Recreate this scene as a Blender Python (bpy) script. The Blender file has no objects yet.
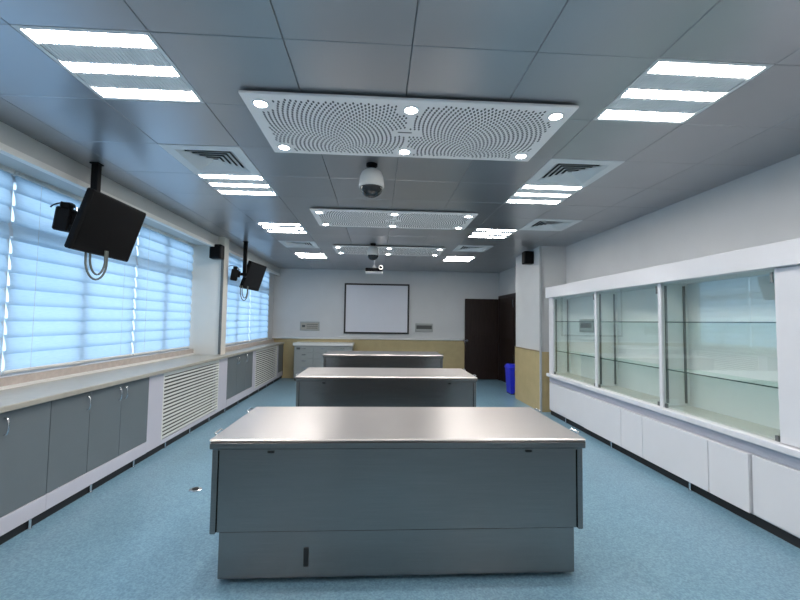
import bpy, math, random
from mathutils import Matrix, Vector
random.seed(7)
sc = bpy.context.scene
C = sc.collection

# ------------------------------------------------------------------ camera
def rot_cam(pitch, yaw, roll):
    R = Matrix.Rotation(yaw, 3, 'Z') @ Matrix.Rotation(pitch, 3, 'X')
    cr, sr = math.cos(roll), math.sin(roll)
    Q = Matrix(((cr, 0, -sr), (0, 1, 0), (sr, 0, cr)))
    return R @ Q
R = rot_cam(0.05297, -0.05482, 0.01415)
cam_d = bpy.data.cameras.new('camera'); cam = bpy.data.objects.new('camera', cam_d); C.objects.link(cam)
cam_d.sensor_fit = 'HORIZONTAL'; cam_d.sensor_width = 36.0; cam_d.lens = 36.0 * 400 / 800
cam_d.clip_start = 0.02; cam_d.clip_end = 200
r_, f_, u_ = R @ Vector((1, 0, 0)), R @ Vector((0, 1, 0)), R @ Vector((0, 0, 1))
m = Matrix((( r_.x, u_.x, -f_.x, 0), (r_.y, u_.y, -f_.y, 0), (r_.z, u_.z, -f_.z, 1.55), (0, 0, 0, 1)))
cam.matrix_world = m
sc.camera = cam

# ------------------------------------------------------------------ world, exposure
W = bpy.data.worlds.new('world'); sc.world = W; W.use_nodes = True
bg = W.node_tree.nodes['Background']
bg.inputs['Color'].default_value = (0.55, 0.74, 1.0, 1); bg.inputs['Strength'].default_value = 0.95
sc.view_settings.view_transform = 'Standard'; sc.view_settings.look = 'None'
sc.view_settings.exposure = 1.45; sc.view_settings.gamma = 1.0
try: sc.view_settings.use_curve_mapping = False
except Exception: pass
sc.cycles.max_bounces = 10; sc.cycles.diffuse_bounces = 5; sc.cycles.glossy_bounces = 5
sc.cycles.transparent_max_bounces = 16; sc.cycles.transmission_bounces = 6
sc.cycles.sample_clamp_indirect = 6.0
sc.cycles.caustics_reflective = True; sc.cycles.caustics_refractive = False
TUBE_L = 18.5       # radiance of the ceiling lamps' diffusers
SPOT_L = 18.0       # radiance of the small downlights' faces
SPOT_W = 13.0       # beam of each downlight

# ------------------------------------------------------------------ materials
def nt(name):
    mt = bpy.data.materials.new(name); mt.use_nodes = True
    t = mt.node_tree; b = t.nodes['Principled BSDF']
    return mt, t, b
def setc(b, col, rough, metal=0.0, spec=None):
    b.inputs['Base Color'].default_value = (*col, 1); b.inputs['Roughness'].default_value = rough
    b.inputs['Metallic'].default_value = metal
    if spec is not None: b.inputs['Specular IOR Level'].default_value = spec
def noise(t, scale=(1, 1, 1), s=5.0, detail=3.0):
    tc = t.nodes.new('ShaderNodeTexCoord'); mp = t.nodes.new('ShaderNodeMapping')
    mp.inputs['Scale'].default_value = scale
    n = t.nodes.new('ShaderNodeTexNoise'); n.inputs['Scale'].default_value = s; n.inputs['Detail'].default_value = detail
    t.links.new(tc.outputs['Object'], mp.inputs['Vector']); t.links.new(mp.outputs['Vector'], n.inputs['Vector'])
    return n
def ramp(t, fac, a, b, p0=0.3, p1=0.7):
    r = t.nodes.new('ShaderNodeValToRGB')
    r.color_ramp.elements[0].position = p0; r.color_ramp.elements[1].position = p1
    r.color_ramp.elements[0].color = (*a, 1); r.color_ramp.elements[1].color = (*b, 1)
    t.links.new(fac, r.inputs['Fac']); return r
def paint(name, col, rough=0.5, var=0.06, metal=0.0, s=3.0, scale=(1, 1, 1), bump=0.0, spec=None, bs=150):
    mt, t, b = nt(name); setc(b, col, rough, metal, spec)
    n = noise(t, scale, s)
    r = ramp(t, n.outputs['Fac'], tuple(c * (1 - var) for c in col), tuple(min(1, c * (1 + var)) for c in col))
    t.links.new(r.outputs['Color'], b.inputs['Base Color'])
    if bump:
        n2 = noise(t, scale, bs, 2); bp = t.nodes.new('ShaderNodeBump'); bp.inputs['Strength'].default_value = bump
        bp.inputs['Distance'].default_value = 0.002
        t.links.new(n2.outputs['Fac'], bp.inputs['Height']); t.links.new(bp.outputs['Normal'], b.inputs['Normal'])
    return mt
def emit(name, col, strength):
    mt, t, b = nt(name); setc(b, (0.8, 0.8, 0.8), 0.5)
    b.inputs['Emission Color'].default_value = (*col, 1); b.inputs['Emission Strength'].default_value = strength
    return mt
def glass(name, tint, ior=1.45, rough=0.0, tr=None):
    mt = bpy.data.materials.new(name); mt.use_nodes = True; t = mt.node_tree; t.nodes.clear()
    o = t.nodes.new('ShaderNodeOutputMaterial'); mx = t.nodes.new('ShaderNodeMixShader')
    a = t.nodes.new('ShaderNodeBsdfTransparent'); a.inputs['Color'].default_value = (*tint, 1)
    g = t.nodes.new('ShaderNodeBsdfGlossy'); g.inputs['Roughness'].default_value = rough; g.inputs['Color'].default_value = (0.95, 1, 0.98, 1)
    f = t.nodes.new('ShaderNodeFresnel'); ge = t.nodes.new('ShaderNodeNewGeometry')
    mr = t.nodes.new('ShaderNodeMapRange'); mr.inputs['To Min'].default_value = ior; mr.inputs['To Max'].default_value = 1 / ior
    t.links.new(ge.outputs['Backfacing'], mr.inputs['Value']); t.links.new(mr.outputs['Result'], f.inputs['IOR'])
    t.links.new(f.outputs['Fac'], mx.inputs['Fac']); t.links.new(a.outputs[0], mx.inputs[1]); t.links.new(g.outputs[0], mx.inputs[2])
    t.links.new(mx.outputs[0], o.inputs['Surface'])
    return mt
def brushed(name, col, rough, scale, var=0.08):
    mt, t, b = nt(name); setc(b, col, rough, 1.0)
    n = noise(t, scale, 60.0, 3.0)
    r = ramp(t, n.outputs['Fac'], (rough * 0.9,) * 3, (rough * 1.1,) * 3)
    t.links.new(r.outputs['Color'], b.inputs['Roughness'])
    c = ramp(t, n.outputs['Fac'], tuple(x * (1 - var) for x in col), tuple(min(1, x * (1 + var)) for x in col))
    t.links.new(c.outputs['Color'], b.inputs['Base Color'])
    bp = t.nodes.new('ShaderNodeBump'); bp.inputs['Strength'].default_value = 0.08; bp.inputs['Distance'].default_value = 0.001
    t.links.new(n.outputs['Fac'], bp.inputs['Height']); t.links.new(bp.outputs['Normal'], b.inputs['Normal'])
    return mt

M = {}
M['wall'] = paint('wall_paint', (0.56, 0.58, 0.585), 0.55, 0.02, bump=0.05)
M['pillar'] = paint('pillar_warm_lit_paint', (0.74, 0.72, 0.66), 0.55, 0.02, bump=0.05)  # warmer than the walls, and lightened to stand in for lamp light
M['wall_grey'] = paint('pelmet_paint', (0.50, 0.52, 0.51), 0.6, 0.03)
M['strip'] = paint('pelmet_strip', (0.74, 0.74, 0.71), 0.4, 0.02)
M['ceil_back'] = paint('ceiling_void', (0.03, 0.03, 0.035), 0.8, 0.1)
M['tile'] = paint('ceiling_tile_metal', (0.42, 0.43, 0.45), 0.30, 0.03, metal=0.75, s=1.2)
M['white'] = paint('white_enamel', (0.80, 0.80, 0.80), 0.35, 0.015)
M['white_vent'] = paint('vent_enamel', (0.72, 0.74, 0.75), 0.4, 0.02)
M['perf'] = paint('perforated_panel_white', (0.93, 0.90, 0.885), 0.45, 0.02)
M['hole'] = paint('perforation_dark', (0.06, 0.06, 0.065), 0.8, 0.1)
M['tube'] = emit('lamp_diffuser_light', (1.0, 0.945, 0.90), TUBE_L)
M['spot'] = emit('downlight_light', (1.0, 0.98, 0.96), SPOT_L)
M['louvre'] = paint('lamp_louvre', (0.78, 0.80, 0.81), 0.4, 0.03)
M['black'] = paint('black_plastic', (0.006, 0.006, 0.0065), 0.5, 0.1, spec=0.12)
M['black_gloss'] = paint('screen_black', (0.005, 0.005, 0.0055), 0.35, 0.1, spec=0.10)
M['cable'] = paint('cable_grey', (0.12, 0.135, 0.12), 0.5, 0.08)
M['dome_white'] = paint('camera_housing', (0.62, 0.62, 0.60), 0.35, 0.02)
M['dome_glass'] = paint('camera_dome', (0.02, 0.022, 0.024), 0.08, 0.1)
M['blind'] = None
M['frame'] = paint('window_frame_white', (0.72, 0.72, 0.72), 0.4, 0.02)
M['sill'] = paint('window_sill_stone', (0.48, 0.42, 0.38), 0.35, 0.10, s=18)
M['counter'] = paint('counter_stone', (0.36, 0.345, 0.30), 0.4, 0.05, s=14)
M['door_grey'] = paint('cabinet_door_grey', (0.135, 0.16, 0.175), 0.42, 0.05, s=2)
M['lavender'] = paint('cabinet_carcass', (0.52, 0.52, 0.59), 0.45, 0.02)
M['slat'] = paint('grille_slat', (0.72, 0.74, 0.71), 0.45, 0.02)
M['grille_dark'] = paint('grille_dark', (0.06, 0.065, 0.06), 0.7, 0.1)
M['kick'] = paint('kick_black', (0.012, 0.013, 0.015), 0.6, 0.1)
M['chrome'] = paint('chrome', (0.75, 0.76, 0.78), 0.18, 0.02, metal=1.0)
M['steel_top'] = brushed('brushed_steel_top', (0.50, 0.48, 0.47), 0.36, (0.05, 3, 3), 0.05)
M['steel'] = brushed('brushed_steel_side_shaded', (0.27, 0.25, 0.24), 0.24, (0.05, 3, 3), 0.05)  # same steel as the top, darkened for the dark room its faces reflect
M['steel_dark'] = paint('steel_near_black', (0.008, 0.009, 0.01), 0.5, 0.1)  # near-black tone of the slot, clips and socket cap
M['cab_white'] = paint('display_cabinet_white', (0.68, 0.69, 0.72), 0.38, 0.015)
M['cab_in'] = paint('display_cabinet_lining', (0.84, 0.86, 0.86), 0.5, 0.015)
M['cab_floor'] = paint('display_cabinet_base', (0.60, 0.61, 0.57), 0.45, 0.04)
M['upright'] = paint('shelf_upright_metal', (0.20, 0.21, 0.21), 0.4, 0.06, metal=0.6)
M['glass'] = glass('cabinet_glass', (0.965, 0.985, 0.975), 1.75)
M['shelf_glass'] = glass('shelf_glass', (0.80, 0.90, 0.87))
M['shelf_edge'] = paint('shelf_glass_edge', (0.03, 0.075, 0.07), 0.2, 0.1)
M['pane'] = glass('window_glass', (0.93, 0.96, 0.97))
M['tan'] = paint('wainscot_tan', (0.44, 0.36, 0.19), 0.5, 0.06, s=5)
M['ledge'] = paint('ledge_metal', (0.80, 0.80, 0.78), 0.28, 0.03, metal=0.6)
M['ledge_brown'] = paint('ledge_brown', (0.28, 0.21, 0.13), 0.4, 0.05)
M['trunk'] = paint('trunking_grey', (0.36, 0.39, 0.40), 0.5, 0.04)
M['trunk_dark'] = paint('trunking_dark', (0.14, 0.15, 0.15), 0.5, 0.04)
M['wood'] = paint('dark_door_wood', (0.020, 0.012, 0.010), 0.4, 0.25, s=4, scale=(8, 8, 0.6), spec=0.3)
M['board'] = paint('whiteboard_surface', (0.66, 0.69, 0.75), 0.3, 0.01)
M['board_frame'] = paint('whiteboard_frame', (0.015, 0.016, 0.02), 0.45, 0.1)
M['socket'] = paint('wall_panel_grey', (0.33, 0.36, 0.35), 0.5, 0.05)
M['socket_dark'] = paint('wall_panel_dark', (0.07, 0.08, 0.08), 0.5, 0.1)
M['back_front'] = paint('back_cabinet_front', (0.29, 0.32, 0.315), 0.45, 0.04)
M['bin'] = paint('blue_plastic', (0.02, 0.03, 0.62), 0.4, 0.06)
M['bin_dark'] = paint('bin_dark', (0.015, 0.015, 0.05), 0.5, 0.1)
# blind fabric: translucent
mt = bpy.data.materials.new('blind_fabric'); mt.use_nodes = True; t = mt.node_tree; t.nodes.clear()
o = t.nodes.new('ShaderNodeOutputMaterial'); mx = t.nodes.new('ShaderNodeMixShader'); mx.inputs[0].default_value = 0.55
d1 = t.nodes.new('ShaderNodeBsdfDiffuse'); d2 = t.nodes.new('ShaderNodeBsdfTranslucent')
n = noise(t, (0.4, 0.4, 5), 30, 2)
c1 = ramp(t, n.outputs['Fac'], (0.44, 0.56, 0.66), (0.50, 0.62, 0.72)); c2 = ramp(t, n.outputs['Fac'], (0.65, 0.82, 0.93), (0.73, 0.88, 0.98))
t.links.new(c1.outputs[0], d1.inputs['Color']); t.links.new(c2.outputs[0], d2.inputs['Color'])
t.links.new(d1.outputs[0], mx.inputs[1]); t.links.new(d2.outputs[0], mx.inputs[2]); t.links.new(mx.outputs[0], o.inputs['Surface'])
M['blind'] = mt
# floor: teal vinyl with fine flecks
mt, t, b = nt('floor_vinyl'); setc(b, (0.12, 0.28, 0.35), 0.32)
n1 = noise(t, (1, 1, 1), 85, 4); n2 = noise(t, (1, 1, 1), 1.2, 2)
c1 = ramp(t, n1.outputs['Fac'], (0.095, 0.19, 0.265), (0.18, 0.315, 0.40), 0.35, 0.65)
c2 = ramp(t, n2.outputs['Fac'], (0.92, 0.92, 0.92), (1.06, 1.06, 1.06))
mm = t.nodes.new('ShaderNodeMixRGB'); mm.blend_type = 'MULTIPLY'; mm.inputs[0].default_value = 1
t.links.new(c1.outputs[0], mm.inputs[1]); t.links.new(c2.outputs[0], mm.inputs[2]); t.links.new(mm.outputs[0], b.inputs['Base Color'])
M['floor'] = mt

# ------------------------------------------------------------------ mesh helpers
class MB:
    def __init__(s): s.v = []; s.f = []
    def add(s, vs, fs):
        o = len(s.v); s.v += [tuple(v) for v in vs]; s.f += [tuple(i + o for i in f) for f in fs]; return s
    def box(s, x0, x1, y0, y1, z0, z1, bev=0.0):
        if bev <= 0:
            vs = [(x, y, z) for x in (x0, x1) for y in (y0, y1) for z in (z0, z1)]
            return s.add(vs, [(0, 1, 3, 2), (4, 6, 7, 5), (0, 4, 5, 1), (2, 3, 7, 6), (0, 2, 6, 4), (1, 5, 7, 3)])
        b = min(bev, (x1 - x0) * .45, (y1 - y0) * .45, (z1 - z0) * .45)
        vs = []; idx = {}
        for i, x in enumerate((x0, x1)):
            for j, y in enumerate((y0, y1)):
                for k, z in enumerate((z0, z1)):
                    sx, sy, sz = (1 - 2 * i) * b, (1 - 2 * j) * b, (1 - 2 * k) * b
                    for a, p in enumerate(((x, y + sy, z + sz), (x + sx, y, z + sz), (x + sx, y + sy, z))):
                        idx[(i, j, k, a)] = len(vs); vs.append(p)
        F = []
        g = lambda *q: idx[q]
        for i in (0, 1): F.append([g(i, 0, 0, 0), g(i, 0, 1, 0), g(i, 1, 1, 0), g(i, 1, 0, 0)])
        for j in (0, 1): F.append([g(0, j, 0, 1), g(1, j, 0, 1), g(1, j, 1, 1), g(0, j, 1, 1)])
        for k in (0, 1): F.append([g(0, 0, k, 2), g(0, 1, k, 2), g(1, 1, k, 2), g(1, 0, k, 2)])
        for i in (0, 1):
            for j in (0, 1): F.append([g(i, j, 0, 0), g(i, j, 1, 0), g(i, j, 1, 1), g(i, j, 0, 1)])
        for i in (0, 1):
            for k in (0, 1): F.append([g(i, 0, k, 0), g(i, 1, k, 0), g(i, 1, k, 2), g(i, 0, k, 2)])
        for j in (0, 1):
            for k in (0, 1): F.append([g(0, j, k, 1), g(1, j, k, 1), g(1, j, k, 2), g(0, j, k, 2)])
        for i in (0, 1):
            for j in (0, 1):
                for k in (0, 1): F.append([g(i, j, k, 0), g(i, j, k, 1), g(i, j, k, 2)])
        cx, cy, cz = (x0 + x1) / 2, (y0 + y1) / 2, (z0 + z1) / 2
        out = []
        for f in F:
            p = [Vector(vs[q]) for q in f]; c = sum(p, Vector()) / len(p)
            nn = (p[1] - p[0]).cross(p[2] - p[0])
            out.append(f if nn.dot(c - Vector((cx, cy, cz))) > 0 else f[::-1])
        return s.add(vs, out)
    def lathe(s, prof, cx=0, cy=0, n=24, cap=True):
        o = len(s.v); rings = len(prof)
        vs = []
        for r, z in prof:
            for k in range(n):
                a = 2 * math.pi * k / n; vs.append((cx + r * math.cos(a), cy + r * math.sin(a), z))
        fs = []
        for i in range(rings - 1):
            for k in range(n):
                fs.append((i * n + k, i * n + (k + 1) % n, (i + 1) * n + (k + 1) % n, (i + 1) * n + k))
        if cap: fs.append(tuple(range(n))[::-1]); fs.append(tuple((rings - 1) * n + k for k in range(n)))
        return s.add(vs, fs)
    def tube(s, pts, r, n=8, closed=False):
        pts = [Vector(p) for p in pts]; vs = []; L = len(pts)
        for i, p in enumerate(pts):
            d = (pts[min(i + 1, L - 1)] - pts[max(i - 1, 0)])
            if d.length < 1e-9: d = Vector((0, 0, 1))
            d.normalize(); a = d.orthogonal().normalized()
            ref = Vector((0.31, 0.87, 0.39)); a = d.cross(ref)
            a = a.normalized() if a.length > 1e-3 else d.orthogonal().normalized()
            bb = d.cross(a)
            for k in range(n):
                q = 2 * math.pi * k / n; vs.append(p + r * (math.cos(q) * a + math.sin(q) * bb))
        fs = []
        for i in range(L - 1):
            for k in range(n): fs.append((i * n + k, i * n + (k + 1) % n, (i + 1) * n + (k + 1) % n, (i + 1) * n + k))
        fs.append(tuple(range(n))[::-1]); fs.append(tuple((L - 1) * n + k for k in range(n)))
        return s.add(vs, fs)
    def ring(s, hx, hy, w, z0, z1, cx=0, cy=0):   # flat rectangular frame made of four mitred bars
        A = [(cx - hx, cy - hy), (cx + hx, cy - hy), (cx + hx, cy + hy), (cx - hx, cy + hy)]
        B = [(cx - hx + w, cy - hy + w), (cx + hx - w, cy - hy + w), (cx + hx - w, cy + hy - w), (cx - hx + w, cy + hy - w)]
        vs = [(*p, z0) for p in A] + [(*p, z0) for p in B] + [(*p, z1) for p in A] + [(*p, z1) for p in B]
        fs = []
        for k in range(4):
            j = (k + 1) % 4
            fs += [(k, 4 + k, 4 + j, j), (8 + k, 8 + j, 12 + j, 12 + k), (k, j, 8 + j, 8 + k), (4 + k, 12 + k, 12 + j, 4 + j)]
        return s.add(vs, fs)
    def build(s, name, mat, parent=None, smooth=False, loc=None, rot=None):
        me = bpy.data.meshes.new(name); me.from_pydata(s.v, [], s.f); me.update()
        if mat: me.materials.append(M[mat] if isinstance(mat, str) else mat)
        if smooth:
            for p in me.polygons: p.use_smooth = True
        ob = bpy.data.objects.new(name, me); C.objects.link(ob)
        if parent: ob.parent = parent
        if loc: ob.location = loc
        if rot: ob.rotation_euler = rot
        return ob
def smooth_by_angle(ob, deg=35):
    me = ob.data
    for p in me.polygons: p.use_smooth = True
    try: me.set_sharp_from_angle(angle=math.radians(deg))
    except Exception: pass
    return ob
def thing(name, label, cat, loc=(0, 0, 0), rotz=0, group=None):
    o = bpy.data.objects.new(name, None); C.objects.link(o); o.empty_display_size = 0.1
    o.location = loc; o.rotation_euler = (0, 0, rotz); o['label'] = label; o['category'] = cat
    if group: o['group'] = group
    return o
def tag(o, label, cat, group=None):
    o['label'] = label; o['category'] = cat
    if group: o['group'] = group
    return o
def struct(o, label=None):
    o['kind'] = 'structure'
    if label: o['label'] = label
    return o
def wbox(name, mat, x0, x1, y0, y1, z0, z1, root=None, bev=0.0):
    """box given in world coordinates; origin at its base centre, optionally child of an unrotated root"""
    cx, cy = (x0 + x1) / 2, (y0 + y1) / 2
    ob = MB().box(x0 - cx, x1 - cx, y0 - cy, y1 - cy, 0, z1 - z0, bev).build(name, mat)
    base = Vector((0, 0, 0)); p = root
    while p: base += Vector(p.location); p = p.parent
    ob.location = Vector((cx, cy, z0)) - base
    if root: ob.parent = root
    return ob
def dup(root, loc, rotz=None, label=None, group=None):
    r = root.copy(); C.objects.link(r); r.location = loc
    if rotz is not None: r.rotation_euler = (0, 0, rotz)
    if label: r['label'] = label
    if group: r['group'] = group
    for ch in list(root.children):
        c = ch.copy(); C.objects.link(c); c.parent = r
        for g in list(ch.children):
            d = g.copy(); C.objects.link(d); d.parent = c
    return r

# ------------------------------------------------------------------ the shell
H = 2.93; YB = 10.90; YF = -2.55; XR = 3.35; XL = -3.10; XL2 = -2.80; XP = -2.70
struct(wbox('floor', 'floor', -3.3, 3.5, YF - 0.1, YB + 0.1, -0.10, 0.0), 'teal blue flecked vinyl floor')
struct(wbox('wall_back', 'wall', -3.3, 3.5, YB, YB + 0.12, 0, H + 0.12), 'pale blue-grey painted end wall')
struct(wbox('wall_front', 'wall', -3.3, 3.5, YF - 0.12, YF, 0, H + 0.12))
# right wall with a doorway near the far corner
wr = struct(wbox('wall_right', 'wall', XR, XR + 0.12, YF, 9.30, 0, H + 0.12), 'pale painted wall above the display cabinets')
wbox('wall_section', 'wall', XR, XR + 0.12, 9.30, YB, 2.27, H + 0.12, wr)
# left wall: below the windows, end pieces, above the windows
wl = struct(wbox('wall_left', 'wall', XL - 0.22, XL - 0.10, YF, 7.05, 0, 1.00))
wbox('wall_section', 'wall', XL - 0.22, XL - 0.10, YF, 7.05, 2.76, H + 0.12, wl)
wbox('wall_section', 'wall', XL - 0.22, XL, YF, -0.05, 1.00, 2.76, wl)
wbox('wall_section', 'wall', XL2 - 0.22, XL2 - 0.08, 7.05, YB, 0, 1.00, wl)
wbox('wall_section', 'wall', XL2 - 0.22, XL2 - 0.08, 7.05, YB, 2.76, H + 0.12, wl)
wbox('wall_section', 'wall', XL2 - 0.22, XL2, 7.05, 7.30, 1.00, 2.76, wl)
wbox('wall_section', 'wall', XL2 - 0.22, XL2, 10.42, YB, 1.00, 2.76, wl)
# pillar between the windows
struct(wbox('wall_pillar_left', 'pillar', -3.32, -2.60, 6.84, 7.05, 0, H), 'painted pillar between the two windows')
struct(wbox('wall_pillar_right', 'wall', 2.88, XR, 6.95, 8.22, 0, H), 'white pillar with tan lower panel')
# pelmets above the windows
for i, (x0, x1, y0, y1) in enumerate(((-3.20, XP, YF, 6.84), (-2.88, -2.66, 7.05, YB))):
    p = struct(wbox('trim_%d' % (i + 1), 'wall_grey', x0 if i else -3.2, x1, y0, y1, 2.775, H), 'grey boxed pelmet above the window blinds')
    wbox('pelmet_strip', 'strip', x1 - 0.05, x1 + 0.012, y0, y1, 2.725, 2.775, p)

# ceiling: dark void with metal tiles
GX = [0.15 + 0.64 * k for k in range(-4, 6)]          # -2.41 ... 3.35
GX = [XP - 0.0] + GX
GY = [1.93 + 0.64 * k for k in range(-7, 15)]
ce = struct(wbox('ceiling', 'ceil_back', -3.3, 3.5, YF - 0.1, YB + 0.1, H + 0.10, H + 0.20), 'grey metal panel ceiling')
occ = set()
CELL_L, CELL_R = 2, 7     # columns -1.77..-1.13 and 1.43..2.07
def row(y): return min(range(len(GY)), key=lambda i: abs(GY[i] - y))
lamp_rows = [1.93, 3.85, 5.77, 8.33]; vent_rows = [3.21, 7.05]
lamp_rows_all = [-1.91, 0.01] + lamp_rows  # the two rear rows are unseen, added for light and reflections
for y in lamp_rows_all + vent_rows:
    occ.add((CELL_L, row(y))); occ.add((CELL_R, row(y)))
occ.add((8, row(5.13)))
tile_mesh = {}
for i in range(len(GX) - 1):
    for j in range(len(GY) - 1):
        if (i, j) in occ: continue
        w, d = GX[i + 1] - GX[i], GY[j + 1] - GY[j]
        key = (round(w, 3), round(d, 3))
        if key not in tile_mesh:
            g = 0.0015
            ob = MB().box(-w / 2 + g, w / 2 - g, -d / 2 + g, d / 2 - g, 0, 0.02, 0.003).build('tile', 'tile'); tile_mesh[key] = ob.data
        else:
            ob = bpy.data.objects.new('tile', tile_mesh[key]); C.objects.link(ob)
        ob.parent = ce
        base = Vector(ce.location)
        ob.location = Vector(((GX[i] + GX[i + 1]) / 2, (GY[j] + GY[j + 1]) / 2, H)) - base
        ob.rotation_euler = (random.gauss(0, 0.0012), random.gauss(0, 0.0012), 0)

# wainscots
wb = struct(wbox('trim_3', 'tan', -2.80, 2.45, YB - 0.02, YB, 0, 1.045), 'tan lower wall panel along the end wall')
wbox('ledge', 'ledge', -2.80, 2.42, YB - 0.06, YB, 1.045, 1.085, wb, 0.006)
wp = struct(wbox('trim_4', 'tan', 2.862, 2.88, 6.93, 8.22, 0.0, 1.045), 'tan lower panel on the pillar')
wbox('wainscot_end', 'tan', 2.88, 3.06, 6.93, 6.95, 0.0, 1.045, wp)
wbox('ledge', 'ledge_brown', 2.852, 2.88, 6.922, 8.22, 1.045, 1.062, wp)
struct(wbox('trim_5', 'trunk', 2.850, 2.885, 6.905, 6.93, 0, H), 'grey vertical trunking on the pillar corner')
struct(wbox('trim_6', 'trunk_dark', -2.635, -2.598, 6.815, 6.84, 0.96, 2.70), 'grey vertical trunking on the window pillar')

# ------------------------------------------------------------------ windows (structure)
def window(idx, x, y0, y1, z0, z1, mull, trans, label):
    w = bpy.data.objects.new('window_%d' % idx, None); C.objects.link(w); w.location = (x, (y0 + y1) / 2, z0); struct(w, label)
    wbox('window_frame', 'frame', x - 0.03, x + 0.03, y0, y1, z0, z0 + 0.06, w)
    wbox('window_frame', 'frame', x - 0.03, x + 0.03, y0, y1, z1 - 0.06, z1, w)
    for yy in (y0, y1 - 0.05): wbox('window_frame', 'frame', x - 0.03, x + 0.03, yy, yy + 0.05, z0 + 0.06, z1 - 0.06, w)
    ys = [y0 + 0.05] + list(mull) + [y1 - 0.05]
    for yy in mull: wbox('mullion', 'frame', x - 0.03, x + 0.03, yy - 0.04, yy + 0.04, z0 + 0.06, z1 - 0.06, w)
    for a, b in zip(ys[:-1], ys[1:]):
        a2 = a + (0.04 if a in mull else 0); b2 = b - (0.04 if b in mull else 0)
        wbox('transom', 'frame', x - 0.03, x + 0.03, a2, b2, trans - 0.06, trans + 0.06, w)
        wbox('pane', 'pane', x - 0.004, x + 0.004, a2, b2, z0 + 0.06, trans - 0.06, w)
        wbox('pane', 'pane', x - 0.004, x + 0.004, a2, b2, trans + 0.06, z1 - 0.06, w)
    return w
window(1, XL - 0.075, -0.05, 6.84, 1.00, 2.76, [0.85, 1.78, 2.65, 3.52, 4.40, 5.27, 6.02], 2.29, 'long window behind the near blinds')
window(2, XL2 - 0.075, 7.30, 10.42, 1.00, 2.76, [8.15, 8.92, 9.70], 2.29, 'window behind the far blinds')
sl1 = struct(wbox('trim_7', 'sill', XL - 0.10, XL + 0.06, -0.05, 6.84, 0.95, 1.045), 'brown stone window sill behind the counter')
wbox('sill_lip', 'strip', XL + 0.06, XL + 0.085, -0.05, 6.84, 0.95, 0.975, sl1)
sl2 = struct(wbox('trim_8', 'sill', XL2 - 0.08, XL2 + 0.05, 7.30, 10.9, 0.95, 1.03))

# ------------------------------------------------------------------ blinds
def blind(label, x, y0, y1, z0=1.065, z1=2.74, pitch=0.137):
    r = thing('window_blind', label, 'blind', (x, (y0 + y1) / 2, z0), 0, 'translucent pale blue window blinds')
    hw = (y1 - y0) / 2; n = int((z1 - z0 - 0.03) / pitch) + 1
    prof = [(-0.014, 0.090), (-0.007, 0.060), (0.006, 0.02), (0.012, -0.025), (0.010, -0.06), (0.003, -0.072)]
    me = None
    for k in range(n):
        z = 0.03 + pitch * (k + 0.5)
        if me is None:
            vs = [(px, s * hw, pz) for px, pz in prof for s in (-1, 1)]
            fs = [(2 * i, 2 * i + 1, 2 * i + 3, 2 * i + 2) for i in range(len(prof) - 1)]
            b = MB().add(vs, fs).build('slat', 'blind', r, smooth=True); me = b.data
        else:
            b = bpy.data.objects.new('slat', me); C.objects.link(b); b.parent = r
        b.location = (0, 0, z)
    MB().box(-0.018, 0.018, -hw, hw, 0.0, 0.028, 0.006).build('bottom_rail', 'strip', r)
    MB().box(-0.03, 0.03, -hw, hw, z1 - z0 + 0.0, z1 - z0 + 0.05, 0.005).build('head_rail', 'strip', r)
    for s in (-0.72, 0.72):
        MB().tube([(0.019, s * hw, 0.02), (0.019, s * hw, z1 - z0)], 0.0015, 5).build('cord', 'strip', r)
    return r
blind('pale blue slatted blind nearest the camera, mostly cut off by the left edge', XL + 0.0, 1.76, 3.490)
blind('pale blue slatted blind behind the nearer hanging television', XL + 0.0, 3.525, 5.255)
blind('pale blue slatted blind beside the window pillar, on its nearer side', XL + 0.0, 5.290, 6.81)
blind('pale blue slatted blind just past the pillar, behind the farther hanging television', XL2 + 0.0, 7.42, 8.89)
blind('narrow pale blue slatted blind in the far corner next to the end wall', XL2 + 0.0, 8.945, 10.39)
blind('pale blue slatted blind beside the camera position, outside the picture', XL + 0.0, 0.02, 1.70)

# ------------------------------------------------------------------ ceiling lamps
def make_lamp():
    r = thing('ceiling_lamp', 'x', 'ceiling light', (0, 0, 0), 0, 'three-tube recessed ceiling lamps')
    MB().ring(0.318, 0.318, 0.022, 0.0, 0.012).build('frame', 'white_vent', r)
    MB().box(-0.315, 0.315, -0.315, 0.315, 0.075, 0.085).build('housing', 'louvre', r)
    MB().ring(0.318, 0.318, 0.040, 0.012, 0.075).build('side_wall', 'louvre', r)
    for cy in (-0.238, 0.0, 0.238):
        MB().box(-0.285, 0.285, cy - 0.040, cy + 0.040, 0.003, 0.014, 0.004).build('tube_diffuser', 'tube', r)
    for cy in (-0.119, 0.119):
        b = MB().box(-0.29, 0.29, cy - 0.077, cy + 0.077, 0.004, 0.02)
        for k in range(29):
            x = -0.28 + 0.02 * k; b.box(x - 0.0015, x + 0.0015, cy - 0.076, cy + 0.076, 0.0015, 0.004)
        b.build('louvre', 'louvre', r)
    return r
GXl = (-1.45, 1.75)
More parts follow.
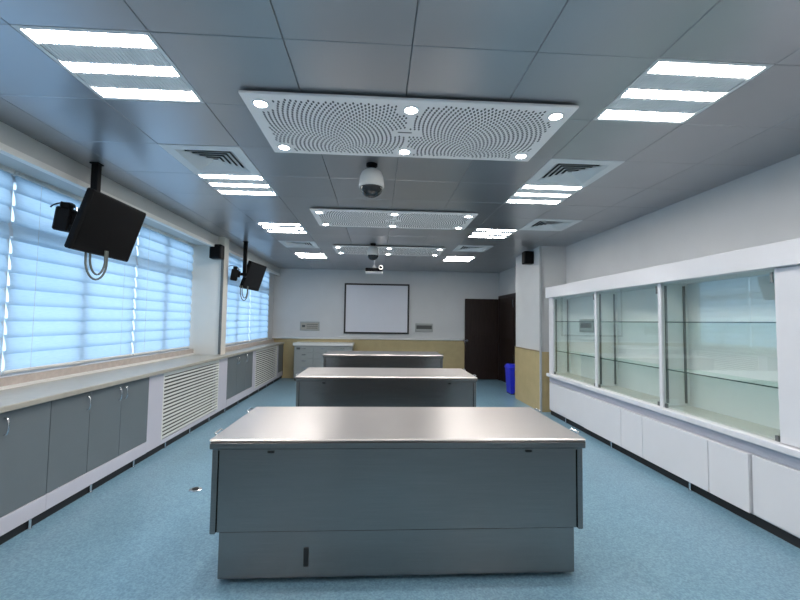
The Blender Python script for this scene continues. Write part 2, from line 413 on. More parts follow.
lamp_labels = {
    (0, 1.93): 'three-tube ceiling lamp nearest the camera on the window side',
    (1, 1.93): 'three-tube ceiling lamp nearest the camera on the display cabinet side',
    (0, 3.85): 'three-tube ceiling lamp joined to the nearer square vent on the window side',
    (1, 3.85): 'three-tube ceiling lamp joined to the nearer square vent on the cabinet side',
    (0, 5.77): 'three-tube ceiling lamp in front of the far square vent, window side',
    (1, 5.77): 'three-tube ceiling lamp in front of the far square vent, cabinet side',
    (0, 8.33): 'ceiling lamp closest to the end wall on the window side',
    (1, 8.33): 'ceiling lamp closest to the end wall on the door side',
    (0, 0.01): 'unseen added three-tube ceiling lamp above and behind the camera, window side',
    (1, 0.01): 'unseen added three-tube ceiling lamp above and behind the camera, cabinet side',
    (0, -1.91): 'unseen added three-tube ceiling lamp at the rear wall, window side',
    (1, -1.91): 'unseen added three-tube ceiling lamp at the rear wall, cabinet side'}
lamp0 = make_lamp(); first = True
for y in lamp_rows + [0.01, -1.91]:
    for s in (0, 1):
        loc = (GXl[s], y + 0.32, H)
        if first: lamp0.location = loc; lamp0['label'] = lamp_labels[(s, y)]; first = False
        else: dup(lamp0, loc, None, lamp_labels[(s, y)])

# ------------------------------------------------------------------ square air diffusers
def make_vent():
    r = thing('ceiling_vent', 'x', 'air vent', (0, 0, 0), 0, 'square ceiling air diffusers')
    MB().ring(0.318, 0.318, 0.085, -0.004, 0.012).build('frame', 'white_vent', r)
    MB().ring(0.30, 0.30, 0.05, 0.012, 0.09).box(-0.30, 0.30, -0.30, 0.30, 0.09, 0.095).build('duct', 'hole', r)
    for k in range(5):
        o = 0.236 - 0.042 * k
        b = MB(); i = max(o - 0.046, 0.004); z1, z0, th = -0.004, 0.022, 0.002
        # sloping square blade: low at the outside, high inside
        A = [(-o, -o), (o, -o), (o, o), (-o, o)]; B = [(-i, -i), (i, -i), (i, i), (-i, i)]
        vs = [(*p, z1) for p in A] + [(*p, z0) for p in B] + [(*p, z1 + th) for p in A] + [(*p, z0 + th) for p in B]
        fs = []
        for q in range(4):
            j = (q + 1) % 4
            fs += [(q, 4 + q, 4 + j, j), (8 + q, 8 + j, 12 + j, 12 + q), (4 + q, 12 + q, 12 + j, 4 + j), (q, j, 8 + j, 8 + q)]
        b.add(vs, fs); b.build('blade', 'white_vent', r)
    return r
v0 = make_vent(); v0.location = (GXl[0], 3.53, H); v0['label'] = 'large square air vent on the window side of the ceiling, nearer the camera'
dup(v0, (GXl[1], 3.53, H), None, 'large square air vent on the cabinet side, right above two lamps')
dup(v0, (GXl[0], 7.37, H), None, 'small-looking far square air vent between two lamps on the window side')
dup(v0, (GXl[1], 7.37, H), None, 'small-looking far square air vent between two lamps, door side')
dup(v0, (2.39, 5.45, H), None, 'square air vent next to the white pillar with the speaker')

# ------------------------------------------------------------------ perforated downlight panels
PX0, PX1, PD = -0.855, 1.235, 0.85
def perforations(w, d):
    b = MB(); 
    def hit(x, y):
        for lx in (-0.945, 0.0, 0.945):
            for ly in (-0.315, 0.315):
                if (x - lx) ** 2 + (y - ly) ** 2 < 0.085 ** 2: return True
        return False
    for s in (-1, 1):
        cx, cy = s * 0.50, 0.55
        for q in range(60, 5200):
            r = 0.0168 * math.sqrt(q); a = q * 2.399963
            x, y = cx + r * math.cos(a), cy + r * math.sin(a)
            if x * s < 0.015 or abs(x) > w / 2 - 0.07 or abs(y) > d / 2 - 0.055 or hit(x, y): continue
            if abs(x) < 0.10 and abs(y) < 0.05: continue
            t_a = math.pi / 2 + 0.35 * s * (1 if y > 0 else -1) * abs(y) / d + 0.25 * x
            u = (math.cos(t_a), math.sin(t_a)); v = (-u[1], u[0]); L, T = 0.0145, 0.0062
            pts = [(L, 0), (L * .5, T), (-L * .5, T), (-L, 0), (-L * .5, -T), (L * .5, -T)]
            b.add([(x + p * u[0] + t_ * v[0], y + p * u[1] + t_ * v[1], -0.0006) for p, t_ in pts], [(5, 4, 3, 2, 1, 0)])
    return b
def make_panel():
    w = PX1 - PX0; r = thing('downlight_panel', 'x', 'ceiling panel', (0, 0, 0), 0, 'white perforated ceiling panels with six downlights')
    MB().box(-w / 2, w / 2, -PD / 2, PD / 2, 0, 0.018, 0.003).build('panel', 'perf', r)
    MB().box(-w / 2 + 0.03, w / 2 - 0.03, -PD / 2 + 0.03, PD / 2 - 0.03, 0.018, 0.031).build('spacer', 'hole', r)
    p = perforations(w, PD).build('perforation', 'hole', r); p['kind'] = 'stuff'
    MB().box(-0.07, 0.03, -0.012, 0.0, -0.001, 0.002).build('slot', 'hole', r)
    for lx in (-0.945, 0.0, 0.945):
        for ly in (-0.315, 0.315):
            d = MB().lathe([(0.052, 0.0), (0.052, -0.004), (0.040, -0.005), (0.040, -0.001)], 0, 0, 20, False).build('downlight', 'white', r, loc=(lx, ly, 0))
            MB().lathe([(0.041, -0.0035), (0.030, -0.006)], 0, 0, 20).build('bulb', 'spot', d)
            ld = bpy.data.lights.new('downlight_beam', 'SPOT'); ld.energy = SPOT_W; ld.color = (1.0, 0.93, 0.87)
            ld.spot_size = math.radians(125); ld.spot_blend = 0.9; ld.shadow_soft_size = 0.035
            lo = bpy.data.objects.new('downlight_beam', ld); C.objects.link(lo); lo.parent = d; lo.location = (0, 0, -0.045)
    return r
p0 = make_panel(); pc = (PX0 + PX1) / 2
p0.location = (pc, 2.37 + PD / 2, 2.898); p0['label'] = 'large white perforated panel with six downlights, nearest the camera'
dup(p0, (pc, 4.88 + PD / 2, 2.898), None, 'middle white perforated ceiling panel with six downlights')
dup(p0, (pc, 7.26 + PD / 2, 2.898), None, 'farthest white perforated ceiling panel, behind the small dome camera')

# ------------------------------------------------------------------ dome cameras, projector
def make_dome():
    r = thing('dome_camera', 'x', 'camera', (0, 0, 0), 0, 'ceiling dome cameras')
    smooth_by_angle(MB().lathe([(0.05, 0), (0.05, -0.02), (0.035, -0.028), (0.035, -0.06)], n=24).build('mount', 'black', r))
    smooth_by_angle(MB().lathe([(0.036, -0.045), (0.055, -0.052), (0.085, -0.075), (0.103, -0.12), (0.110, -0.175), (0.112, -0.205), (0.106, -0.212), (0.099, -0.212)], n=32).build('housing', 'dome_white', r), 50)
    prof = [(0.099, -0.208)] + [(0.099 * math.cos(a), -0.212 - 0.088 * math.sin(a)) for a in [i * math.pi / 2 / 9 for i in range(0, 10)]]
    prof[-1] = (0.002, prof[-1][1])
    smooth_by_angle(MB().lathe(prof, n=32).build('dome', 'dome_glass', r), 60)
    return r
d0 = make_dome(); d0.location = (-0.075, 3.47, H); d0['label'] = 'larger-looking dome camera hanging just past the nearest perforated panel'
dup(d0, (-0.105, 7.12, H), None, 'smaller-looking dome camera hanging in front of the farthest perforated panel')

pr = thing('projector', 'small white and black projector hanging from a ceiling pole', 'projector', (-0.09, 8.25, 2.53))
MB().box(-0.18, 0.18, -0.14, 0.14, 0.0, 0.025, 0.008).build('base_shell', 'white', pr)
MB().box(-0.178, 0.178, -0.145, 0.138, 0.025, 0.10, 0.012).build('body', 'black', pr)
MB().lathe([(0.012, 0.16), (0.012, 0.40)], 0, 0, 12).build('pole', 'white', pr)
MB().lathe([(0.05, 0.100), (0.045, 0.125), (0.02, 0.165)], 0, 0, 16).build('bracket', 'white', pr)
ln = MB().lathe([(0.030, 0), (0.045, 0.0), (0.045, 0.05), (0.030, 0.05)], 0, 0, 18, False).build('lens_ring', 'white', pr, loc=(0.135, -0.138, 0.105), rot=(math.pi / 2, 0, 0))
MB().lathe([(0.031, 0.030), (0.018, 0.036)], 0, 0, 18).build('lens', 'black_gloss', ln)

# ------------------------------------------------------------------ hanging televisions
def make_tv(name_label, pole_xy, centre, yaw, tilt, drop_to, loopx):
    """pole_xy in world; centre = screen centre in world"""
    px, py = pole_xy
    r = thing('hanging_television', name_label, 'television', (px, py, H), 0, 'televisions hung from the ceiling by the windows')
    L = lambda x, y, z: (x - px, y - py, z - H)
    MB().box(-0.04, 0.04, -0.04, 0.04, -0.012, 0, 0.003).build('ceiling_plate', 'black', r)
    MB().box(-0.03, 0.03, -0.026, 0.026, drop_to - H, -0.012, 0.004).build('pole', 'black', r)
    cx, cy, cz = centre
    # arm from pole to the back of the screen, and a bracket head
    a0 = Vector((0, 0, drop_to - H + 0.05)); nrm = Vector((math.cos(yaw) * math.cos(tilt), math.sin(yaw) * math.cos(tilt), -math.sin(tilt)))
    back = Vector(L(cx, cy, cz)) - nrm * 0.055
    MB().tube([a0, a0 + Vector((-0.03, 0.06, -0.05)), back - nrm * 0.04, back], 0.022, 8).build('arm', 'black', r)
    b = MB().box(-0.055, 0.055, -0.085, 0.085, -0.12, 0.08, 0.012).box(-0.04, 0.03, -0.06, 0.03, 0.08, 0.125, 0.006).box(0.03, 0.09, -0.05, 0.05, -0.05, 0.06, 0.006).build('bracket', 'black', r, loc=(-0.115, -0.16, drop_to - H + 0.03), rot=(0.1, 0.15, 0.3))
    MB().box(-0.03, 0.17, -0.012, 0.012, -0.03, 0.02, 0.004).build('bracket_bar', 'black', r, loc=(-0.11, -0.06, drop_to - H + 0.04))
    MB().lathe([(0.012, 0), (0.012, 0.03)], 0, 0, 10).build('bolt', 'chrome', r, loc=(-0.06, -0.12, drop_to - H + 0.10))
    # screen: local x = width, y = thickness (front = -y), z = height
    ez = Matrix.Rotation(yaw - math.pi / 2 + math.pi, 4, 'Z') @ Matrix.Rotation(0, 4, 'X')
    S = bpy.data.objects.new('screen_tmp', None)
    w, h = 0.775, 0.53
    sb = MB().box(-w / 2, w / 2, -0.03, 0.03, -h / 2, h / 2, 0.012).build('screen_body', 'black', r)
    Rm = Matrix.Rotation(yaw + math.pi / 2, 4, 'Z') @ Matrix.Rotation(tilt, 4, 'X')
    sb.matrix_local = Matrix.Translation(Vector(L(cx, cy, cz))) @ Rm
    MB().box(-w / 2 + 0.03, w / 2 - 0.03, -0.0325, -0.0295, -h / 2 + 0.045, h / 2 - 0.03).build('screen', 'black_gloss', sb)
    MB().box(-0.25, 0.25, 0.028, 0.065, -0.18, 0.18, 0.02).build('back_cover', 'black', sb)
    bpy.data.objects.remove(S)
    # dangling cable loops
    bx, by, bz = Vector(L(cx, cy, cz)) - Vector((0.06, loopx, 0.27))
    for k, (dw, dd) in enumerate(((0.085, 0.27), (0.060, 0.225))):
        pts = [(bx + 0.01 * k + 0.5 * dw * math.cos(math.pi + math.pi * i / 14), by + 0.9 * dw * math.cos(math.pi + math.pi * i / 14), bz + 0.06 - (dd if 0 < i < 14 else 0) * (0.35 + 0.65 * math.sin(math.pi * i / 14))) for i in range(15)]
        MB().tube(pts, 0.009, 7).build('cable_loop', 'cable', r)
    pts = [(-0.06 + 0.10 * math.cos(a) - 0.12, -0.12 + 0.03 * math.sin(a), drop_to - H + 0.13 + 0.05 * math.sin(a)) for a in [math.pi * i / 10 for i in range(11)]]
    MB().tube(pts, 0.006, 6).build('cable', 'black', r)
    return r
make_tv('black television hanging from a ceiling pole beside the nearer window', (-2.55, 3.68), (-2.475, 3.78, 2.365), 0.0, math.radians(18), 2.36, 0.06)
make_tv('smaller-looking black television hanging past the pillar, by the farther window', (-2.37, 7.20), (-2.40, 7.82, 2.37), -0.10, math.radians(18), 2.30, 0.34)

# ------------------------------------------------------------------ wall speakers
def speaker(label, x, y, z, rz):
    r = thing('wall_speaker', label, 'speaker', (x, y, z), rz, 'small black wall speakers')
    MB().box(-0.095, 0.095, -0.08, 0.08, 0, 0.235, 0.012).build('cabinet', 'black', r)
    MB().box(-0.082, 0.082, -0.087, -0.079, 0.014, 0.221, 0.004).build('grille', 'black_gloss', r)
    MB().box(-0.03, 0.03, 0.08, 0.11, 0.08, 0.15).build('wall_bracket', 'black', r)
    return r
speaker('small black speaker high on the pillar between the windows', -2.675, 6.73, 2.535, 0.0)
speaker('small black speaker near the top of the white pillar by the door', 2.80, 7.32, 2.655, -0.0)

# ------------------------------------------------------------------ long counter and units under the windows
CX = -2.51
ct = tag(wbox('counter_top', 'counter', XL + 0.065, -2.465, 0.0, 6.80, 0.905, 0.95, None, 0.006), 'long beige stone counter under the nearer window', 'counter')
ct2 = tag(wbox('counter_top', 'counter', -2.595, -2.465, 6.80, 7.06, 0.905, 0.95, None, 0.006), 'short strip of beige counter along the window pillar foot', 'counter')
ct3 = tag(wbox('counter_top', 'counter', XL2 + 0.055, -2.465, 7.06, YB - 0.05, 0.905, 0.95, None, 0.006), 'beige stone counter under the farther window', 'counter')
def handle(parent, loc, vertical=True, L=0.12, axis=1, mat='chrome'):
    """bow handle standing off the face; axis=+1 -> toward +X, -1 -> toward -X"""
    pts = []
    for i in range(9):
        a = math.pi * i / 8
        pts.append((axis * (0.028 * math.sin(a) ** 0.6 if 0 < i < 8 else 0.0), 0, -L / 2 * math.cos(a)))
    return smooth_by_angle(MB().tube(pts, 0.0065, 8).build('handle', mat, parent, loc=loc), 60)
def window_cabinet(label, y0, y1, seams, hand):
    r = thing('base_cabinet', label, 'cabinet', (CX - 0.22, (y0 + y1) / 2, 0), 0, 'grey-door cabinets under the window counter')
    wbox('carcass', 'lavender', -2.93, CX - 0.006, y0, y1, 0.074, 0.904, r)
    wbox('bottom_rail', 'lavender', CX - 0.006, CX + 0.016, y0, y1, 0.074, 0.195, r, 0.003)
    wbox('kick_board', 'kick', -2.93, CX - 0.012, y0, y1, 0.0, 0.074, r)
    ys = [y0] + seams + [y1]
    for k, (a, b) in enumerate(zip(ys[:-1], ys[1:])):
        d = wbox('door', 'door_grey', CX - 0.006, CX + 0.013, a + 0.003, b - 0.003, 0.20, 0.898, r, 0.002)
        hy = hand[k]
        if hy is not None:
            handle(d, (0.0095, hy - (a + b) / 2, 0.805 - 0.20))
    yy = 3.14 + 0.62 * math.ceil((y0 + 0.03 - 3.14) / 0.62)
    while yy < y1 - 0.03:
        f = MB().lathe([(0.018, 0.0), (0.018, 0.01), (0.011, 0.012), (0.011, 0.073)], 0, 0, 10).build('foot', 'chrome', r)
        f.location = (CX + 0.002 - (CX - 0.22), yy - (y0 + y1) / 2, 0); yy += 0.62
    return r
window_cabinet('grey-door cabinet under the counter at the left edge of the picture', 2.40, 3.262, [2.83], [2.79, 2.875])
window_cabinet('grey three-door cabinet under the nearer window, beside the white grille', 3.262, 4.59, [3.686, 4.115], [3.645, 4.07, 4.16])
window_cabinet('grey three-door cabinet between the two white grilles', 6.90, 8.26, [7.35, 7.80], [7.31, 7.40, 7.84])
window_cabinet('grey cabinet at the far end of the counter by the end wall', 10.36, YB - 0.03, [], [None])
window_cabinet('grey-door cabinet beside the camera, outside the picture', 1.10, 2.40, [1.53, 1.97], [1.49, 1.93, 2.01])
window_cabinet('grey-door cabinet behind the camera position, outside the picture', 0.0, 1.10, [0.55], [0.51, 0.59])
def grille(label, y0, y1, g0, g1):
    r = thing('radiator_cover', label, 'radiator cover', (CX - 0.22, (y0 + y1) / 2, 0), 0, 'white slatted radiator covers')
    wbox('frame', 'lavender', -2.60, CX + 0.010, y0 + 0.001, g0, 0.074, 0.904, r, 0.002)
    wbox('frame', 'lavender', -2.60, CX + 0.010, g1, y1 - 0.001, 0.074, 0.904, r, 0.002)
    wbox('bottom_rail', 'lavender', CX - 0.03, CX + 0.010, g0, g1, 0.074, 0.125, r)
    wbox('top_rail', 'slat', CX - 0.03, CX + 0.010, g0, g1, 0.86, 0.904, r)
    wbox('backing', 'grille_dark', -2.60, -2.585, g0, g1, 0.10, 0.904, r)
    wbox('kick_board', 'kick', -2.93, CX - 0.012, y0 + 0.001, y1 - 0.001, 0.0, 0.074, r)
    n = 17; pitch = (0.86 - 0.13) / n; me = None; c = Vector(r.location)
    L = g1 - g0
    for s, yy in ((0, g0), (1, g1 - 0.02)):
        wbox('stile', 'slat', CX - 0.03, CX + 0.012, yy, yy + 0.02, 0.125, 0.86, r)
    for k in range(n):
        if me is None:
            vs = [(-0.002, 0.009), (-0.002, -0.011), (0.010, -0.012), (0.013, -0.008), (0.011, 0.011)]
            V = [(x, s * (L / 2 - 0.02), z) for s in (-1, 1) for x, z in vs]; q = len(vs)
            F = [tuple(range(q)), tuple(range(2 * q - 1, q - 1, -1))] + [(i, q + i, q + (i + 1) % q, (i + 1) % q) for i in range(q)]
            ob = MB().add(V, F).build('slat', 'slat', r); me = ob.data
        else:
            ob = bpy.data.objects.new('slat', me); C.objects.link(ob); ob.parent = r
        ob.location = (CX - c.x, (g0 + g1) / 2 - c.y, 0.13 + pitch * (k + 0.42))
    yy = 3.14 + 0.62 * math.ceil((y0 + 0.03 - 3.14) / 0.62)
    while yy < y1 - 0.03:
        f = MB().lathe([(0.018, 0.0), (0.018, 0.01), (0.011, 0.012), (0.011, 0.073)], 0, 0, 10).build('foot', 'chrome', r)
        f.location = (CX + 0.002 - c.x, yy - c.y, 0); yy += 0.62
    return r
grille('white slatted radiator cover before the window pillar, nearer one', 4.59, 6.90, 4.89, 6.54)
grille('white slatted radiator cover near the end wall, farther one', 8.26, 10.36, 8.46, 10.22)

# ------------------------------------------------------------------ steel tables
def make_table():
    r = thing('steel_table', 'x', 'table', (0, 0, 0), 0, 'stainless steel laboratory tables')
    w, d = 2.25, 0.90; hx, hy = w / 2, d / 2
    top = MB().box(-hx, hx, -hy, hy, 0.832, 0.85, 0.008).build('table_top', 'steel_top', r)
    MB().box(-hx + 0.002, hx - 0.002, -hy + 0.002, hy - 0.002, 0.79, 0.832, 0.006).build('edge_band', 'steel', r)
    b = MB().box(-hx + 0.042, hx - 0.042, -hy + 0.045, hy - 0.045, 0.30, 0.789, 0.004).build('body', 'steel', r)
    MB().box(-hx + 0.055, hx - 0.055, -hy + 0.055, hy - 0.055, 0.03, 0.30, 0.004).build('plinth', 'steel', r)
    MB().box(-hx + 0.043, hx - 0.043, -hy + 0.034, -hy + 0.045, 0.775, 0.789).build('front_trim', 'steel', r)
    for s in (-1, 1):
        MB().box(s * (hx - 0.025) - 0.016, s * (hx - 0.025) + 0.016, -hy + 0.030, hy - 0.030, 0.297, 0.789, 0.005).build('end_panel', 'steel', r)
        for q in (-1, 1):
            MB().lathe([(0.03, 0), (0.03, 0.03)], s * (hx - 0.15), q * (hy - 0.15), 12).build('foot', 'black', r)
            # chrome catch on the ends of the top
            c = MB().tube([(s * (hx - 0.006), q * 0.30 - 0.05, 0.848), (s * (hx + 0.006), q * 0.30 - 0.045, 0.858), (s * (hx + 0.006), q * 0.30 + 0.045, 0.858), (s * (hx - 0.006), q * 0.30 + 0.05, 0.848)], 0.006, 8).build('edge_bar', 'chrome', r)
        MB().box(s * 0.78 - 0.02, s * 0.78 + 0.02, -hy + 0.036, -hy + 0.046, 0.757, 0.772, 0.003).build('clip', 'steel_dark', r)
    sl = MB().box(-0.575, -0.545, -hy + 0.049, -hy + 0.060, 0.095, 0.205, 0.003).build('slot_handle', 'steel_dark', r)
    return r
t0 = make_table(); t0.location = (0.160, 2.865, 0); t0['label'] = 'large stainless steel table in the foreground, nearest the camera'
t2 = dup(t0, (0.135, 5.55, 0), None, 'middle stainless steel table of the row of three')
t3 = dup(t0, (0.13, 8.45, 0), None, 'farthest stainless steel table, before the end wall')

t2.scale = (1.018, 1.08, 1.0); t3.scale = (1.06, 1.1, 1.035)

# ------------------------------------------------------------------ display cabinets on the right wall
FX = 2.95
cr_ = tag(wbox('cabinet_cornice', 'cab_white', 2.90, XR, 0.6, 6.78, 1.985, 2.165, None, 0.004), 'white cornice board running along the top of the display cabinets', 'cornice')
lg = thing('cabinet_ledge', 'white ledge below the display glass, above the low doors', 'ledge', (3.12, 3.7, 0.555))
wbox('ledge_top', 'cab_white', 2.905, XR - 0.004, 0.6, 6.78, 0.645, 0.70, lg, 0.006)
wbox('ledge_fascia', 'lavender', 2.955, XR - 0.004, 0.6, 6.76, 0.555, 0.645, lg)
def bay(label, y0, y1, stile0, stile1, far_end):
    """glazed bay from y0 (near) to y1 (far)"""
    r = thing('display_cabinet', label, 'display cabinet', ((FX + XR) / 2, (y0 + y1) / 2, 0.70), 0, 'glazed display cabinet bays')
    wbox('back_panel', 'cab_in', XR - 0.085, XR - 0.002, y0, y1, 0.70, 1.984, r)
    wbox('base_board', 'cab_floor', FX + 0.03, XR - 0.085, y0, y1, 0.702, 0.716, r)
    wbox('partition', 'cab_in', FX + 0.04, XR - 0.085, y1 - 0.018, y1 - 0.002, 0.716, 1.984, r)
    if far_end:
        wbox('end_panel', 'cab_white', FX, XR - 0.002, y1 - 0.001, y1 + 0.10, 0.70, 1.984, r)
    for x in (FX + 0.07, XR - 0.13):
        wbox('shelf_upright', 'upright', x - 0.010, x + 0.010, y1 - 0.032, y1 - 0.019, 0.74, 1.96, r)
        wbox('shelf_upright', 'upright', x - 0.010, x + 0.010, y0 + 0.002, y0 + 0.014, 0.74, 1.96, r)
    for z in (1.085, 1.575):
        s = wbox('glass_shelf', 'shelf_glass', FX + 0.055, XR - 0.09, y0 + 0.016, y1 - 0.034, z, z + 0.010, r)
        wbox('shelf_edge', 'shelf_edge', FX + 0.052, FX + 0.055, y0 + 0.016, y1 - 0.034, z, z + 0.010, s)
    wbox('glass_pane', 'glass', FX + 0.016, FX + 0.021, y0 + stile0, y1 - stile1, 0.702, 1.984, r)
    wbox('stile', 'cab_white', FX, FX + 0.03, y1 - stile1, y1, 0.70, 1.984, r, 0.003)
    if stile0 > 0: wbox('stile', 'cab_white', FX, FX + 0.03, y0, y0 + stile0, 0.70, 1.984, r, 0.003)
    for yy in (y0 + stile0 + 0.02, y1 - stile1 - 0.045):
        wbox('pane_clip', 'upright', FX + 0.010, FX + 0.028, yy, yy + 0.025, 0.704, 0.745, r)
    wbox('lock', 'upright', FX + 0.008, FX + 0.016, y0 + stile0 + 0.02, y0 + stile0 + 0.04, 1.88, 1.96, r)
    return r
bay('glazed display cabinet bay next to the pillar, farthest from the camera', 5.31, 6.66, 0.0, 0.05, True)
bay('middle glazed display cabinet bay with two glass shelves', 4.065, 5.31, 0.0, 0.045, False)
bay('widest-looking glazed display cabinet bay, nearest the camera', 2.815, 4.065, 0.0, 0.045, False)
tc_ = thing('tall_cabinet', 'plain white closed cabinet at the right edge of the picture', 'cabinet', (3.15, 1.7, 0.70))
wbox('carcass', 'cab_white', FX + 0.015, XR - 0.002, 0.6, 2.813, 0.702, 1.984, tc_)
for a, b in ((2.05, 2.811), (1.33, 2.046), (0.6, 1.326)):
    wbox('door', 'cab_white', FX - 0.004, FX + 0.015, a, b, 0.706, 1.980, tc_, 0.003)
def low_unit(label, doors):
    y0, y1 = doors[0][0], doors[-1][1]
    r = thing('low_cabinet', label, 'cabinet', (3.15, (y0 + y1) / 2, 0), 0, 'low white cabinets under the display glass')
    wbox('carcass', 'cab_white', FX + 0.02, XR - 0.002, y0 + 0.003, y1 - 0.003, 0.074, 0.553, r)
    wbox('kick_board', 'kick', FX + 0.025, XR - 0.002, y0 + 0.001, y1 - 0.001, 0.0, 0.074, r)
    for a, b, prot in doors:
        wbox('door', 'cab_white', FX - (0.022 if prot else 0.0), FX + 0.02, a + 0.004, b - 0.004, 0.088, 0.543, r, 0.003)
    f = MB().lathe([(0.018, 0.0), (0.018, 0.01), (0.011, 0.012), (0.011, 0.073)], 0, 0, 10).build('foot', 'chrome', r)
    f.location = (FX + 0.006 - 3.15, 0.0, 0)
    return r
low_unit('low white single-panel cabinet by the pillar foot', [(5.58, 6.76, False)])
low_unit('low white cabinet of two doors under the middle display bay', [(4.32, 4.71, True), (4.71, 5.58, True)])
low_unit('low white cabinet with two proud doors under the nearest display bay', [(3.05, 3.44, True), (3.44, 4.32, True)])
low_unit('low flat white cabinet at the right edge of the picture', [(0.6, 1.40, False), (1.40, 2.22, False), (2.22, 3.05, False)])
sp = thing('grey_panel', 'unidentified grey rectangle over a white strip inside the farthest display bay', 'wall panel', (XR - 0.098, 6.08, 1.36), 0)  # invented panel in place of an unidentified grey shape behind the glass
MB().box(-0.012, 0.012, -0.20, 0.20, 0.06, 0.26, 0.004).build('plate', 'socket', sp)
MB().box(-0.016, -0.011, -0.15, 0.15, 0.12, 0.21, 0.002).build('window_slot', 'upright', sp)
MB().box(-0.012, 0.012, -0.20, 0.20, -0.06, -0.045).build('white_strip', 'white', sp)

# ------------------------------------------------------------------ end wall
wbd = thing('whiteboard', 'whiteboard with a thin black frame on the end wall', 'whiteboard', (-0.03, YB - 0.03, 1.22))
w, h = 1.72, 1.32
MB().box(-w / 2, w / 2, -0.005, 0.02, 0, h).build('board', 'board', wbd)
for a in ((-w / 2 - 0.02, w / 2 + 0.02, -0.02, 0.025), (-w / 2 - 0.02, w / 2 + 0.02, h - 0.025, h + 0.02)):
    MB().box(a[0], a[1], -0.02, 0.025, a[2], a[3], 0.004).build('frame', 'board_frame', wbd)
for s in (-1, 1):
    x = s * (w / 2 - 0.0025); MB().box(x - 0.0225, x + 0.0225, -0.02, 0.025, 0.025, h - 0.025, 0.004).build('frame', 'board_frame', wbd)
def grey_panel(label, x, z, w, h, lines):
    r = thing('grey_panel', label, 'wall panel', (x, YB - 0.012, z), 0, 'small grey panels on the end wall')
    MB().box(-w / 2, w / 2, -0.018, 0.012, 0, h, 0.005).build('frame', 'socket', r)
    if lines:
        MB().box(-w / 2 + 0.03, w / 2 - 0.03, -0.022, -0.017, 0.03, h - 0.03).build('plate', 'counter', r)
        MB().box(-w / 2 + 0.06, -w / 2 + 0.14, -0.026, -0.021, 0.09, 0.15).build('socket', 'socket_dark', r)
        for k in range(3): MB().box(-w / 2 + 0.18, w / 2 - 0.05, -0.025, -0.021, 0.06 + 0.05 * k, 0.075 + 0.05 * k).build('slot', 'socket_dark', r)
    else:
        MB().box(-w / 2 + 0.03, w / 2 - 0.03, -0.022, -0.017, h * 0.35, h - 0.05).build('slot', 'socket_dark', r)
    return r
grey_panel('small grey socket panel with dark lines, left of the whiteboard', -1.82, 1.265, 0.52, 0.24, True)
grey_panel('small grey panel with one dark slot, right of the whiteboard', 1.265, 1.265, 0.48, 0.23, False)

bc = thing('drawer_cabinet', 'grey drawer cabinet with pale top against the end wall', 'cabinet', (-1.37, 10.55, 0))
wbox('carcass', 'back_front', -2.10, -0.64, 10.32, YB - 0.025, 0.08, 0.90, bc)
wbox('kick_board', 'kick', -2.08, -0.66, 10.36, YB - 0.025, 0, 0.08, bc)
wbox('worktop', 'strip', -2.13, -0.62, 10.28, YB - 0.025, 0.90, 0.965, bc, 0.005)
for cix, (a, b) in enumerate(((-2.095, -1.615), (-1.61, -1.13), (-1.125, -0.645))):
    for k in range(5):
        z0 = 0.10 + 0.158 * k
        d = wbox('drawer', 'back_front', a + 0.004, b - 0.004, 10.302, 10.32, z0 + 0.004, z0 + 0.152, bc, 0.003)
        MB().box(-0.05, 0.05, -0.028, -0.008, 0.085, 0.105, 0.004).build('handle', 'chrome', d)
MB().box(-0.05, 0.04, -0.012, 0.002, 0, 0.05, 0.002).build('lock_plate', 'socket_dark', bc, loc=(-1.99 + 1.37, 10.302 - 10.55, 0.80))

# ------------------------------------------------------------------ double door in the far right corner
dr = bpy.data.objects.new('door_1', None); C.objects.link(dr); dr.location = (XR, 10.1, 0); struct(dr, 'dark brown double door in the far corner')
lf = wbox('open_leaf', 'wood', 2.375, 3.33, YB - 0.105, YB - 0.055, 0.012, 2.19, dr, 0.004)
for (a, b, z0, z1) in ((-0.36, 0.36, 0.18, 0.95), (-0.36, 0.36, 1.15, 2.02)):
    MB().box(a, b, -0.030, -0.0245, z0, z1, 0.004).build('panel', 'wood', lf)
hd = MB().lathe([(0.028, 0), (0.028, 0.012)], 0, 0, 14).build('handle_rose', 'chrome', lf, loc=(-0.42, -0.025, 1.04), rot=(math.pi / 2, 0, 0))
MB().tube([(-0.42, -0.03, 1.04), (-0.42, -0.075, 1.04), (-0.55, -0.08, 1.04)], 0.011, 8).build('handle', 'chrome', lf)
MB().box(-0.495, -0.478, -0.03, 0.03, 0.98, 1.10).build('lock_plate', 'chrome', lf)
for z in (0.25, 1.08, 1.92):
    MB().lathe([(0.012, 0), (0.012, 0.11)], 0, 0, 8).build('hinge', 'chrome', lf, loc=(0.472, -0.03, z))
l2 = wbox('closed_leaf', 'wood', XR - 0.05, XR + 0.0, 9.38, 10.70, 0.012, 2.20, dr, 0.004)
for z0, z1 in ((0.18, 0.95), (1.15, 2.02)):
    MB().box(-0.031, -0.0245, -0.48, 0.48, z0, z1, 0.004).build('panel', 'wood', l2)
MB().box(-0.034, -0.0245, -0.45, -0.39, 1.93, 2.11, 0.002).build('lock_plate', 'chrome', l2)
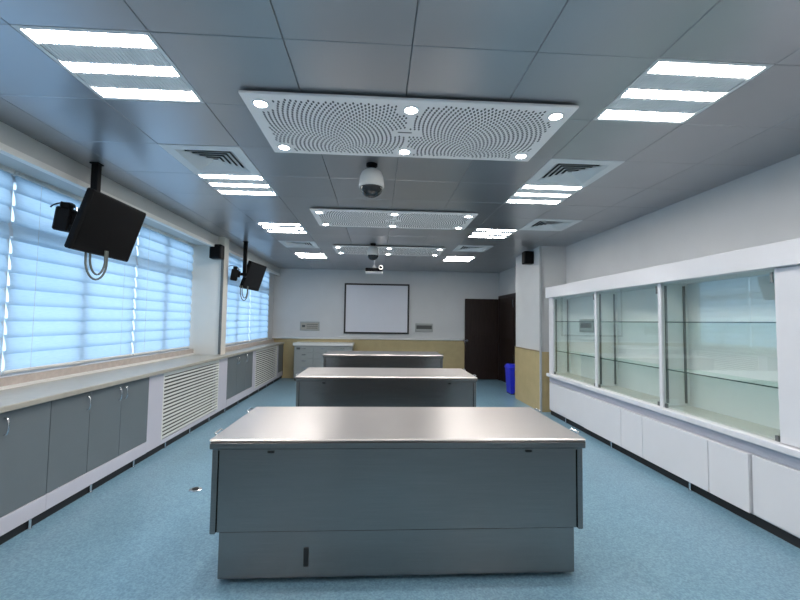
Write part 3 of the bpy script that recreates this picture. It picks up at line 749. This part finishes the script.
MB().box(-0.034, -0.0245, -0.45, -0.40, 0.45, 0.75, 0.002).build('lock_plate', 'chrome', l2)
wbox('door_frame', 'wood', XR - 0.06, XR + 0.10, 9.30, 9.38, 0, 2.27, dr)
wbox('door_frame', 'wood', XR - 0.06, XR + 0.10, 10.70, 10.78, 0, 2.27, dr)
wbox('door_frame', 'wood', XR - 0.06, XR + 0.10, 9.38, 10.70, 2.20, 2.27, dr)
wbox('jamb_wall', 'wall', XR, XR + 0.12, 10.78, YB, 0, 2.27, wr)

# ------------------------------------------------------------------ bin, floor socket
bn = thing('waste_bin', 'bright blue pedal bin on the floor by the pillar', 'bin', (3.0, 8.72, 0))
def taper(z0, z1, a, b, m_):  # tapered box
    (x0, y0), (x1, y1) = a, b
    vs = [(-x0, -y0, z0), (x0, -y0, z0), (x0, y0, z0), (-x0, y0, z0), (-x1, -y1, z1), (x1, -y1, z1), (x1, y1, z1), (-x1, y1, z1)]
    return m_.add(vs, [(3, 2, 1, 0), (4, 5, 6, 7), (0, 1, 5, 4), (1, 2, 6, 5), (2, 3, 7, 6), (3, 0, 4, 7)])
taper(0.02, 0.56, (0.105, 0.14), (0.135, 0.17), MB()).build('bin_body', 'bin', bn)
MB().box(-0.15, 0.15, -0.185, 0.185, 0.55, 0.58, 0.008).build('rim', 'bin', bn)
taper(0.58, 0.64, (0.145, 0.18), (0.11, 0.14), MB()).build('lid', 'bin', bn)
MB().box(-0.04, 0.04, -0.20, -0.13, 0.02, 0.045, 0.005).build('pedal', 'bin_dark', bn)
MB().box(-0.105, 0.105, -0.14, 0.14, 0, 0.02).build('base', 'bin_dark', bn)
MB().box(-0.03, 0.03, -0.172, -0.160, 0.40, 0.52, 0.004).build('label_plate', 'bin_dark', bn)
fs = thing('floor_socket', 'small metal floor socket on the vinyl, left of the nearest table', 'socket', (-1.62, 3.80, 0))
MB().lathe([(0.055, 0), (0.055, 0.006), (0.045, 0.010)], 0, 0, 20).build('plate', 'chrome', fs)
MB().lathe([(0.028, 0.009), (0.028, 0.013)], 0, 0, 16).build('cap', 'steel_dark', fs)
